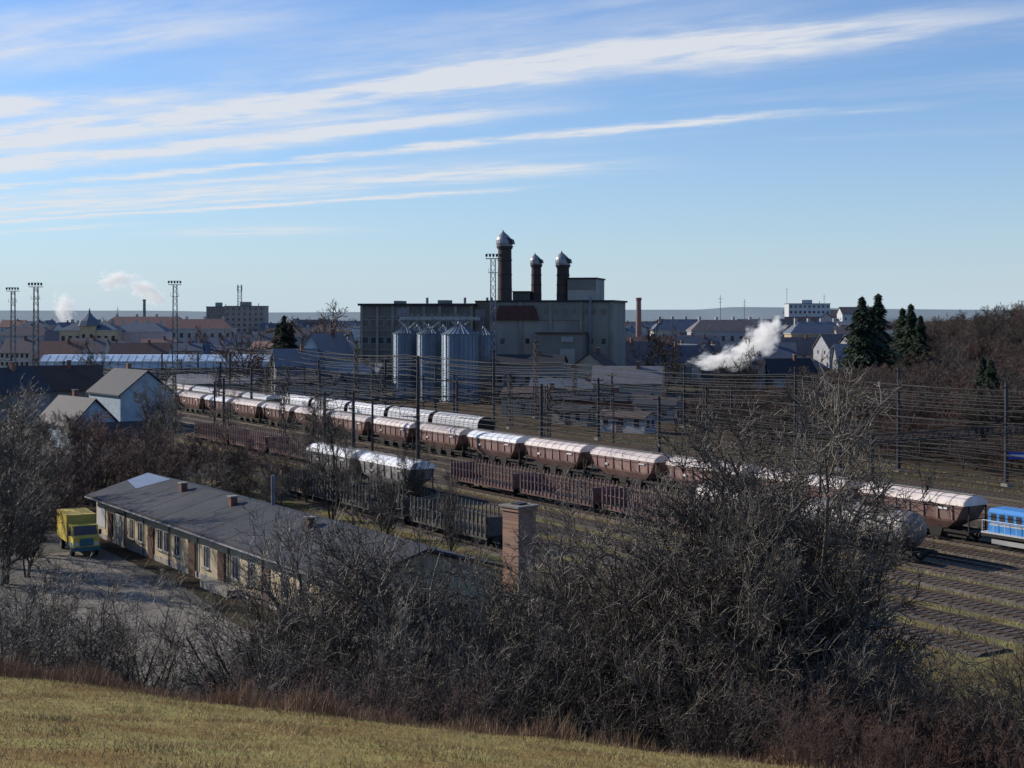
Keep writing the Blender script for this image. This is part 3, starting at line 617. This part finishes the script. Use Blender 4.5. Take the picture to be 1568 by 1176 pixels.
for s in (-1,1): b.cyl("posts",STEEL,(s*1.1,0,0),(s*1.1,0,3.4),.05,n=6)
b.place((sx(1558,170),170,0),-.3)
# ------------------------------------------------------------ trees
def tubes(P,R0,R1,m):
    N,k1,_=P.shape; T=np.diff(P,axis=1); T=np.concatenate([T,T[:,-1:]],1); T/=np.linalg.norm(T,axis=2,keepdims=True)+1e-9
    ref=np.array([.31,.87,.12]); U=np.cross(T,ref); U/=np.linalg.norm(U,axis=2,keepdims=True)+1e-9; W=np.cross(T,U)
    s=np.linspace(0,1,k1)[None]; R=(R0[:,None]*(1-s)+R1[:,None]*s)
    a=np.arange(m)*2*np.pi/m
    V=P[:,:,None]+R[:,:,None,None]*(U[:,:,None]*np.cos(a)[None,None,:,None]+W[:,:,None]*np.sin(a)[None,None,:,None])
    idx=np.arange(N*k1*m).reshape(N,k1,m); nx_=np.roll(idx,-1,2)
    Q=np.stack([idx[:,:-1],nx_[:,:-1],nx_[:,1:],idx[:,1:]],-1).reshape(-1,4)
    return V.reshape(-1,3),Q
def norm(v): return v/(np.linalg.norm(v,axis=-1,keepdims=True)+1e-9)
def grow(rng,S,D,L,k,wig,trop):
    P=[S];d=D
    for i in range(k):
        d=norm(d+rng.normal(0,wig,D.shape)+np.array([0,0,trop])); P.append(P[-1]+d*(L/k)[:,None])
    return np.stack(P,1)
def kids(rng,P,R0,R1,L,nc,t0,a0,a1,ratio,fall=.75):
    N,k1,_=P.shape; t=rng.uniform(t0,1,(N,nc)); q=t*(k1-1); i=np.clip(q.astype(int),0,k1-2); fr=(q-i)[...,None]
    n=np.arange(N)[:,None]; A=P[n,i];Bp=P[n,i+1]; pos=(A+(Bp-A)*fr).reshape(-1,3); ax=norm((Bp-A).reshape(-1,3))
    rv=rng.normal(0,1,ax.shape); pr=norm(rv-ax*(rv*ax).sum(1,keepdims=True)); an=rng.uniform(a0,a1,len(ax))[:,None]
    D=ax*np.cos(an)+pr*np.sin(an)
    Lc=(L[:,None]*ratio*(1.25-fall*t)*rng.uniform(.65,1.2,t.shape)).ravel()
    R=((R0[:,None]*(1-t)+R1[:,None]*t)*.62).ravel()
    return pos,D,Lc,R
def make_tree(name,seed,h,stems,spread,ncs,r0,m,twig=.009,clear=.25,ratios=(.5,.5,.5),thick=.62):
    rng=np.random.default_rng(seed); Vs=[];Qs=[];off=0
    def add(P,a,b_,mm):
        nonlocal off
        v,q=tubes(P,a,b_,mm); Vs.append(v);Qs.append(q+off);off+=len(v)
    ang=rng.uniform(0,6.28,stems); sp=rng.uniform(.3,1,stems)*spread
    S=np.stack([np.cos(ang)*.12*stems**.5,np.sin(ang)*.12*stems**.5,np.full(stems,-.4)],1)
    D=norm(np.stack([np.cos(ang)*sp,np.sin(ang)*sp,np.ones(stems)],1))
    L=h*rng.uniform(.72,1.0,stems); L[0]=h
    P=grow(rng,S,D,L,9,.10,.05); R0=np.full(stems,r0)*rng.uniform(.7,1.1,stems); R1=R0*.15+.008
    add(P,R0,R1,7)
    specs=[(ncs[0],clear,.5,1.1,ratios[0],5,.17,.10,5),(ncs[1],.2,.4,1.0,ratios[1],4,.2,.06,4),(ncs[2],.15,.4,1.0,ratios[2],3,.22,.03,3)]
    for nc,t0,a0,a1,ra,k,w,tr,mm in specs:
        pos,Dd,Lc,R=kids(rng,P,R0,R1,L,nc,t0,a0,a1,ra,.55)
        P=grow(rng,pos,Dd,Lc,k,w,tr); R0=np.maximum(R,twig); R1=np.maximum(R0*.25,twig*.5); L=Lc
        add(P,R0,R1,mm)
    V=np.concatenate(Vs); zmax=np.percentile(V[:,2],99.3); V*=h/zmax
    return mk_mesh(name,V,np.concatenate(Qs),[m])
BK=mat("bark_grey_brown",(.06,.048,.037),col2=(.17,.145,.11),scale=3,rough=.5,spec=.5,bump=0,detail=3)
BKD=mat("bark_dark",(.028,.022,.017),col2=(.07,.056,.044),scale=3,rough=.5,spec=.5,bump=0,detail=3)
BKR=mat("bark_reddish",(.075,.045,.035),col2=(.14,.085,.07),scale=3,rough=.7,bump=0,detail=3)
BKW=mat("bark_woodland",(.05,.038,.03),col2=(.095,.072,.056),scale=.6,rough=.8,bump=0,detail=3)
BKL=mat("bark_pale",(.2,.18,.15),col2=(.42,.39,.34),scale=3,rough=.6,bump=0,detail=3)
T_shrub=[make_tree("shrub_mesh",10+i,8,[5,6,4,6,5][i],.75,(9,7,5),.09,[BK,BKD,BKD,BKD,BK][i],.012,clear=.12,ratios=(.42,.5,.52)) for i in range(5)]
T_tree=[make_tree("tree_mesh",30+i,12,[3,3,4][i],.34,(19,9,6),.19,[BK,BKD,BKD][i],.017,clear=.2,ratios=(.30,.5,.5)) for i in range(3)]
T_pale=[make_tree("pale_tree_mesh",50,8,5,.6,(7,5,4),.085,BKL,.010,clear=.3,ratios=(.4,.5,.5))]
T_red=[make_tree("red_shrub_mesh",60+i,4,14,.7,(7,6,3),.03,BKR,.008,clear=.1,ratios=(.35,.5,.5)) for i in range(2)]
T_far=[make_tree("far_tree_mesh",70+i,10,[3,3,4][i],.45,(10,6,4),.14,[BKD,BKR,BKW][i],.042,clear=.1,ratios=(.42,.5,.5)) for i in range(3)]
def put(name,me,h0,px,pyt,d,parent=None):
    X=sx(px,d);g=float(terr(X,d)); h=max(sz(pyt,d)-g,1.0)
    s=h/h0; r=RNG.uniform(0,6.28)
    return add_obj(name,me,(X,d,g),r,(s*RNG.uniform(.85,1.1),s*RNG.uniform(.85,1.1),s),parent)
for px,py,d,k in [(1238,575,62,0),(1285,625,64,2),(1160,625,66,1),(1095,665,64,2),(1200,680,58,2),(1060,725,60,1),(1140,740,56,0),(1118,700,60,1),(985,740,66,0)]:
    put("bare_tree",T_tree[k],12,px,py,d)
for px,py,d,k in [(508,600,138,1),(545,650,128,0),(640,650,135,2),(470,640,150,0),(690,720,112,1),(590,690,120,2),(415,690,140,1)]:
    o=put("bare_tree",T_tree[k],12,px,py,d); o.scale=(o.scale[0]*.7,o.scale[1]*.7,o.scale[2])
for i,(px,py,d) in enumerate([(1035,745,64),(985,780,60),(925,765,68),(875,765,64),(845,850,62),(735,860,66),(690,790,60),(640,775,68),(590,765,66),(545,770,70),(500,785,66),(450,795,66),(412,825,68),(385,900,66),(1065,750,70),(1120,790,58),
  (30,860,74),(85,865,72),(140,875,70),(190,880,68),(235,905,66),(-20,850,68),(60,900,64),(120,910,64),(5,910,66),(780,905,58),(860,880,56),(620,870,58),(560,880,60),(520,900,58),(475,910,58),(430,900,62),(940,890,56),(1010,880,56),(710,880,60),(1230,880,54),(1265,960,54),(1180,870,56),(1340,1010,53),(1430,1010,52),(1520,970,50),(1568,940,50)]):
    put("bare_shrub",T_shrub[i%5],8,px,py,d)
for px,py,d in [(620,890,60),(1180,850,58),(700,910,60),(540,880,62),(90,900,68),(1010,850,60),(1215,800,60),(900,860,60)]: put("pale_barked_tree",T_pale[0],8,px,py,d)
for i in range(26):
    px=RNG.uniform(390,1568); d=RNG.uniform(49,60); put("bare_shrub",T_shrub[i%5],8,px,RNG.uniform(960,1050)+(px>1290)*30,d)
for i in range(18): put("red_twig_shrub",T_red[i%2],4,RNG.uniform(1150,1580),RNG.uniform(1040,1110),RNG.uniform(43,52))
for i in range(12): put("red_twig_shrub",T_red[i%2],4,RNG.uniform(250,800),RNG.uniform(1020,1065),RNG.uniform(46,53))
for i,(px,py,d) in enumerate([(25,590,118),(-10,600,112),(55,640,125),(75,650,140),(10,680,105),(250,560,200),(262,590,190),(100,690,150),(130,680,165),(345,600,215),(480,600,180),(40,740,108),(0,760,104)]):
    put("bare_tree",T_tree[i%3],12,px,py,d)
e=bpy.data.objects.new("lineside_thicket",None); COL.objects.link(e)
for i in range(170):
    px=RNG.uniform(-20,480); d=RNG.uniform(144,215) if px>120 else RNG.uniform(125,205)
    if px>330: d=RNG.uniform(146,185)
    X=sx(px,d); nn=.8416*X+.54*d
    if nn>60 : continue
    add_obj("thicket_shrub",T_shrub[i%5] if i%3==0 else T_far[i%3],(X,d,0),RNG.uniform(0,6),RNG.uniform(.4,.7),e)
e=bpy.data.objects.new("woodland",None); COL.objects.link(e)
cnt=0
while cnt<900:
    u=RNG.random()
    if u<.42: px=RNG.uniform(1060,1640); d=RNG.uniform(165,620)
    elif u<.85: px=RNG.uniform(1080,1640); d=RNG.uniform(160,310)
    else: px=RNG.uniform(1285,1440); d=RNG.uniform(260,325)
    if px<1290 and d>330: continue
    X=sx(px,d); n_=.8416*X+.54*d
    if n_<146: continue
    s=RNG.uniform(.6,1.05)
    if n_<168: s*=.5
    elif px<1230: s*=.6
    elif d<330 and px<1440: s*=.85
    add_obj("woodland_tree",T_far[[0,1,2,2][cnt%4]],(X,d,float(terr(X,d))),RNG.uniform(0,6),s,e); cnt+=1
e=bpy.data.objects.new("town_trees",None); COL.objects.link(e)
for i in range(230):
    px=RNG.uniform(-20,1320); d=RNG.uniform(240,900) if i%4 else RNG.uniform(900,1500)
    if 500<px<960 and d<450 and i%3: continue
    if 590<px<760 and d<330: continue
    X=sx(px,d)
    if .8416*X+.54*d<143: continue
    add_obj("town_tree",T_far[i%3],(X,d,float(terr(X,d))),RNG.uniform(0,6),RNG.uniform(.5,1.0)*(.45 if d<330 else 1)*(1.7 if d>900 else 1),e)
for i,(px,py,d) in enumerate([(504,463,520),(485,485,430),(1018,492,340),(150,520,420),(370,500,330),(1130,520,300)]): put("bare_tree",T_far[i%3],10,px,py,d)
NEED=mat("spruce_needles",(.018,.032,.018),col2=(.04,.06,.034),scale=1.5,rough=.9,bump=0)
def spruce(seed,h=15):
    rng=np.random.default_rng(seed)
    n=4200; z=h*(.06+.92*rng.random(n)**1.25); rm=(h-z)*.34*(.7+.4*np.sin(z*3.1)+.35*rng.random(n)); a=rng.uniform(0,6.28,n); rm*=(1+.25*np.sin(a*3+z)); r=rm*rng.random(n)**.45
    c=np.stack([r*np.cos(a),r*np.sin(a),z-.25*r],1)
    out=np.stack([np.cos(a),np.sin(a),np.full(n,-.35)],1); side=np.stack([-np.sin(a),np.cos(a),rng.normal(0,.4,n)],1)
    L=(.4+.35*rng.random(n))[:,None];W=(.13+.12*rng.random(n))[:,None]
    v=np.stack([c-out*L*.5,c+side*W,c+out*L,c-side*W],1).reshape(-1,3); q=np.arange(n*4).reshape(n,4)
    tv,tq=tubes(np.array([[[0,0,-.3],[0,0,h*.5],[0,0,h]]],float),np.array([.22]),np.array([.03]),6)
    me=mk_mesh("spruce",np.concatenate([v,tv]),np.concatenate([q,tq+len(v)]),[NEED,BKD]); mi=np.zeros(len(q)+len(tq),np.int32); mi[len(q):]=1; me.polygons.foreach_set("material_index",mi); return me
SPR=[spruce(1),spruce(2)]
for i,(px,py,d) in enumerate([(1320,452,340),(1345,448,350),(1333,470,345),(1395,464,360),(1382,470,365),(1410,482,355),(1310,477,345),(435,482,430),(445,492,432),(425,494,436),(1505,545,240),(1518,550,238)]):
    X=sx(px,d);g=float(terr(X,d)); s=max((sz(py,d)-g)/15,.3); add_obj("spruce_tree",SPR[i%2],(X,d,g),i,(s*(1.0 if s<1.1 else .9),)*2+(s,))
# ------------------------------------------------------------ grass
def blades(name,X,Y,h,w,m,lean=.4,seed=1):
    rng=np.random.default_rng(seed); n=len(X); Z=terr(X,Y); a=rng.uniform(0,6.28,n); l=rng.normal(0,lean,(n,2))*h[:,None]
    c=np.stack([X,Y,Z-.02],1); s=np.stack([np.cos(a)*w,np.sin(a)*w,np.zeros(n)],1)
    V=np.stack([c-s,c+s,c+np.stack([l[:,0],l[:,1],h],1)],1).reshape(-1,3)
    add_obj(name,mk_mesh(name,V,np.arange(n*3).reshape(n,3),[m]))
GR=mat("grass_blades",(.20,.17,.06),col2=(.52,.39,.19),scale=.4,rough=.9,bump=0,detail=9)
DRY=mat("dry_weeds_straw",(.16,.09,.055),col2=(.40,.27,.17),scale=.8,rough=.9,bump=0)
n=110000; Y=15+30*RNG.random(n)**.8; X=RNG.uniform(-.42,.42,n)*(Y+3); blades("meadow_grass",X,Y,RNG.uniform(.03,.11,n)*(1+.8*(np.sin(X*1.7+np.sin(Y))*np.sin(Y*1.1)>.5)),np.full(n,.009),GR,.6,2)
n=26000; X=np.concatenate([RNG.uniform(-20,-1,n//2),RNG.uniform(-20,12,n//2)]); Y=44.5+RNG.normal(0,1.2,n)+.8*np.sin(X*.35)+.4; blades("dry_weeds",X,Y,RNG.uniform(.2,1.1,n)*(.3+.7*np.abs(np.sin(X*1.3)*np.sin(X*.37+1))),np.full(n,.012),DRY,.3,3)
n=60000; X=RNG.uniform(-30,30,n); Y=RNG.uniform(46,80,n); k=(X>-8)|(Y<66); X=X[k];Y=Y[k]; blades("undergrowth",X,Y,RNG.uniform(.2,.7,len(X)),np.full(len(X),.02),mat("undergrowth_dry",(.07,.05,.03),col2=(.16,.12,.065),bump=0),.5,4)
n=70000; nn=RNG.choice([71.5,76.5,81.2,85.8,90,94,98,102.7,107.3,133,137,142],n)+RNG.normal(0,.45,n); tt=RNG.uniform(0,200,n); X=UN[0]*nn+UT[0]*tt; Y=UN[1]*nn+UT[1]*tt; blades("lineside_grass",X,Y,RNG.uniform(.08,.35,n),np.full(n,.03),mat("lineside_grass_mat",(.17,.155,.06),col2=(.36,.29,.14),bump=0),.5,5)
# ------------------------------------------------------------ steam
def steam_mat(name,D_,sc):
    m=bpy.data.materials.new(name); m.use_nodes=True; t=m.node_tree; t.nodes.clear(); o=t.nodes.new("ShaderNodeOutputMaterial"); v=t.nodes.new("ShaderNodeVolumePrincipled")
    v.inputs["Color"].default_value=(.98,.98,.98,1); v.inputs["Anisotropy"].default_value=0
    tc=t.nodes.new("ShaderNodeTexCoord"); ln=t.nodes.new("ShaderNodeVectorMath"); ln.operation='LENGTH'; t.links.new(tc.outputs["Object"],ln.inputs[0])
    no=t.nodes.new("ShaderNodeTexNoise"); no.inputs["Scale"].default_value=sc; no.inputs["Detail"].default_value=3; no.inputs["Roughness"].default_value=.6; t.links.new(tc.outputs["Object"],no.inputs["Vector"])
    def M(op,a,b_):
        n=t.nodes.new("ShaderNodeMath"); n.operation=op
        for i,q in enumerate((a,b_)):
            if isinstance(q,(int,float)): n.inputs[i].default_value=q
            else: t.links.new(q,n.inputs[i])
        return n.outputs[0]
    f=M('SUBTRACT',1.0,ln.outputs["Value"]); f=M('MULTIPLY',f,1.2); g=M('MULTIPLY',M('SUBTRACT',no.outputs["Fac"],.60),3.4); s=M('ADD',f,g); s=M('MAXIMUM',s,0); s=M('MINIMUM',s,1); s=M('MULTIPLY',s,D_)
    t.links.new(s,v.inputs["Density"]); t.links.new(M('MULTIPLY',s,.34),v.inputs["Emission Strength"]); v.inputs["Emission Color"].default_value=(1,.98,.96,1); t.links.new(v.outputs[0],o.inputs["Volume"]); return m  # added glow stands in for multiply scattered light, whitens the plumes
def ico(m):
    bm=bmesh.new(); bmesh.ops.create_icosphere(bm,subdivisions=3,radius=1); me=bpy.data.meshes.new("puff"); bm.to_mesh(me); bm.free(); me.materials.append(m); return me
SM=ico(steam_mat("steam_dense_glow",1.6,2.2)); SM2=ico(steam_mat("steam_thin_glow",.5,2.0))
def plume(name,puffs,me):
    e=bpy.data.objects.new(name,None); COL.objects.link(e); e.location=puffs[0][0]
    for p,s,ry in puffs:
        o=add_obj("puff",me,(p[0]-e.location.x,p[1]-e.location.y,p[2]-e.location.z),0,s,e); o.rotation_euler=(0,-ry,0)
def at(px,py,d): return (sx(px,d),d,sz(py,d))
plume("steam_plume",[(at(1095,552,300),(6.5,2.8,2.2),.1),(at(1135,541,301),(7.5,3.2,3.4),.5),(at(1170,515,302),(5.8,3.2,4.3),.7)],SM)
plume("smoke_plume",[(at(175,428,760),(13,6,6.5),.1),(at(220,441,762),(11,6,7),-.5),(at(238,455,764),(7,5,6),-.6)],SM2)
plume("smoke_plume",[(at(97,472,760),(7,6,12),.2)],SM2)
# ------------------------------------------------------------ sky
w=bpy.data.worlds.new("World"); scene.world=w; w.use_nodes=True; t=w.node_tree; N=t.nodes; L=t.links; N.clear()
SUN_AZ=math.radians(-66); SUN_EL=math.radians(27)
out=N.new("ShaderNodeOutputWorld"); bg=N.new("ShaderNodeBackground"); bg.inputs["Strength"].default_value=.105
sk=N.new("ShaderNodeTexSky"); sk.sky_type='NISHITA'; sk.sun_disc=False; sk.sun_elevation=SUN_EL; sk.sun_rotation=SUN_AZ; sk.altitude=500; sk.air_density=1.0; sk.dust_density=.4; sk.ozone_density=2.0
tint=N.new("ShaderNodeVectorMath"); tint.operation='MULTIPLY'; tint.inputs[1].default_value=(.74,1.0,1.38); L.new(sk.outputs[0],tint.inputs[0])
L.new(tint.outputs[0],bg.inputs["Color"])
hb=N.new("ShaderNodeBackground"); hb.inputs["Color"].default_value=(.55,.665,.75,1); hb.inputs["Strength"].default_value=1.0
mixh=N.new("ShaderNodeMixShader"); L.new(bg.outputs[0],mixh.inputs[1]); L.new(hb.outputs[0],mixh.inputs[2])
cb=N.new("ShaderNodeBackground"); cb.inputs["Color"].default_value=(.82,.84,.88,1); cb.inputs["Strength"].default_value=.93
mix=N.new("ShaderNodeMixShader"); L.new(mixh.outputs[0],mix.inputs[1]); L.new(cb.outputs[0],mix.inputs[2]); L.new(mix.outputs[0],out.inputs[0])
def M(op,a,b_=None,c=None):
    n=N.new("ShaderNodeMath"); n.operation=op
    for i,q in enumerate((a,b_,c)):
        if q is None: continue
        if isinstance(q,(int,float)): n.inputs[i].default_value=q
        else: L.new(q,n.inputs[i])
    return n.outputs[0]
tc=N.new("ShaderNodeTexCoord"); sp=N.new("ShaderNodeSeparateXYZ"); L.new(tc.outputs["Generated"],sp.inputs[0])
hz=M('EXPONENT',M('MULTIPLY',M('MAXIMUM',sp.outputs[2],0.0),-12.0)); L.new(M('MULTIPLY',hz,.95),mixh.inputs[0])
zz=M('MAXIMUM',sp.outputs[2],.02); PX=M('DIVIDE',sp.outputs[0],zz); PY=M('DIVIDE',sp.outputs[1],zz)
cc=M('ADD',M('MULTIPLY',PX,.6),M('MULTIPLY',PY,.8)); aa=M('SUBTRACT',M('MULTIPLY',PX,.8),M('MULTIPLY',PY,.6))
def noise(sa,sc_,scale,det,rough=.6,off=0):
    cx=N.new("ShaderNodeCombineXYZ"); L.new(M('MULTIPLY',aa,sa),cx.inputs[0]); L.new(M('MULTIPLY',cc,sc_),cx.inputs[1]); cx.inputs[2].default_value=off
    n=N.new("ShaderNodeTexNoise"); n.inputs["Scale"].default_value=scale; n.inputs["Detail"].default_value=det; n.inputs["Roughness"].default_value=rough; L.new(cx.outputs[0],n.inputs["Vector"]); return n.outputs["Fac"]
warp=M('MULTIPLY',M('SUBTRACT',noise(.35,.5,1,1),.5),.7); warp2=M('MULTIPLY',M('SUBTRACT',noise(1.0,1.2,1.6,4,.65,off=3),.5),.6); cw=M('ADD',M('ADD',cc,warp),warp2)
def ss(x_,a,b_):
    n=N.new("ShaderNodeMapRange"); n.interpolation_type='SMOOTHSTEP'; L.new(x_,n.inputs[0]); n.inputs[1].default_value=a; n.inputs[2].default_value=b_; return n.outputs[0]
tot=None
for c0,wd,a0,a1,amp in [(6.6,.12,-14,-2.6,1.2),(9.1,.17,-20,-6.5,1.3),(4.75,.36,-9.5,-1.3,1.6),(5.6,.30,-10,-3.8,1.4),(7.95,.45,-13,-4.8,1.1),(3.1,.35,-6.5,-3.0,.7),(12.0,.8,-14.3,-11.2,.8),(4.1,.15,-7.2,-4.6,1.2),(3.9,.25,-4.2,-1.5,.35),(7.2,.2,-12,-6,.8),(8.6,.15,-16,-8,.8),(10.2,.2,-19,-12.5,.9)]:
    g=M('DIVIDE',M('SUBTRACT',cw,c0),wd); g=M('EXPONENT',M('MULTIPLY',M('MULTIPLY',g,g),-1.0))
    g=M('MULTIPLY',g,ss(aa,a0-1,a0+1)); g=M('MULTIPLY',g,M('SUBTRACT',1.0,ss(aa,a1-1.4,a1+.4))); g=M('MULTIPLY',g,amp)
    tot=g if tot is None else M('ADD',tot,g)
st1=M('MULTIPLY_ADD',ss(noise(.9,2.2,1.4,7,.6,5),.32,.62),.85,.25)
tot=M('MULTIPLY',tot,st1)
veil=M('MULTIPLY',ss(noise(.4,1.1,1,4,.6,9),.45,.8),.32); veil=M('MULTIPLY',veil,M('SUBTRACT',1.0,ss(cc,6.0,9.0)))
tot=M('ADD',tot,veil); tot=M('MULTIPLY',tot,ss(sp.outputs[2],.03,.065)); tot=M('MINIMUM',M('MULTIPLY',tot,.82),.88)
L.new(tot,mix.inputs[0])
# ------------------------------------------------------------ sun & camera
sd=bpy.data.lights.new("sun",'SUN'); sd.energy=5.0; sd.angle=math.radians(.5); sd.color=(1,.91,.78)
so=bpy.data.objects.new("sun",sd); COL.objects.link(so)
dirv=Vector((math.sin(SUN_AZ)*math.cos(SUN_EL),math.cos(SUN_AZ)*math.cos(SUN_EL),math.sin(SUN_EL)))
so.rotation_euler=dirv.to_track_quat('Z','Y').to_euler(); so.location=(-60,40,80)
cd=bpy.data.cameras.new("camera"); cd.lens=50; cd.sensor_width=36; cd.shift_y=-(588-480)/1568; cd.clip_end=20000; cd.clip_start=.1
co=bpy.data.objects.new("camera",cd); COL.objects.link(co); co.location=(0,0,H); co.rotation_euler=(math.radians(90),0,0); scene.camera=co
scene.view_settings.view_transform='Standard'; scene.view_settings.look='None'; scene.view_settings.exposure=0
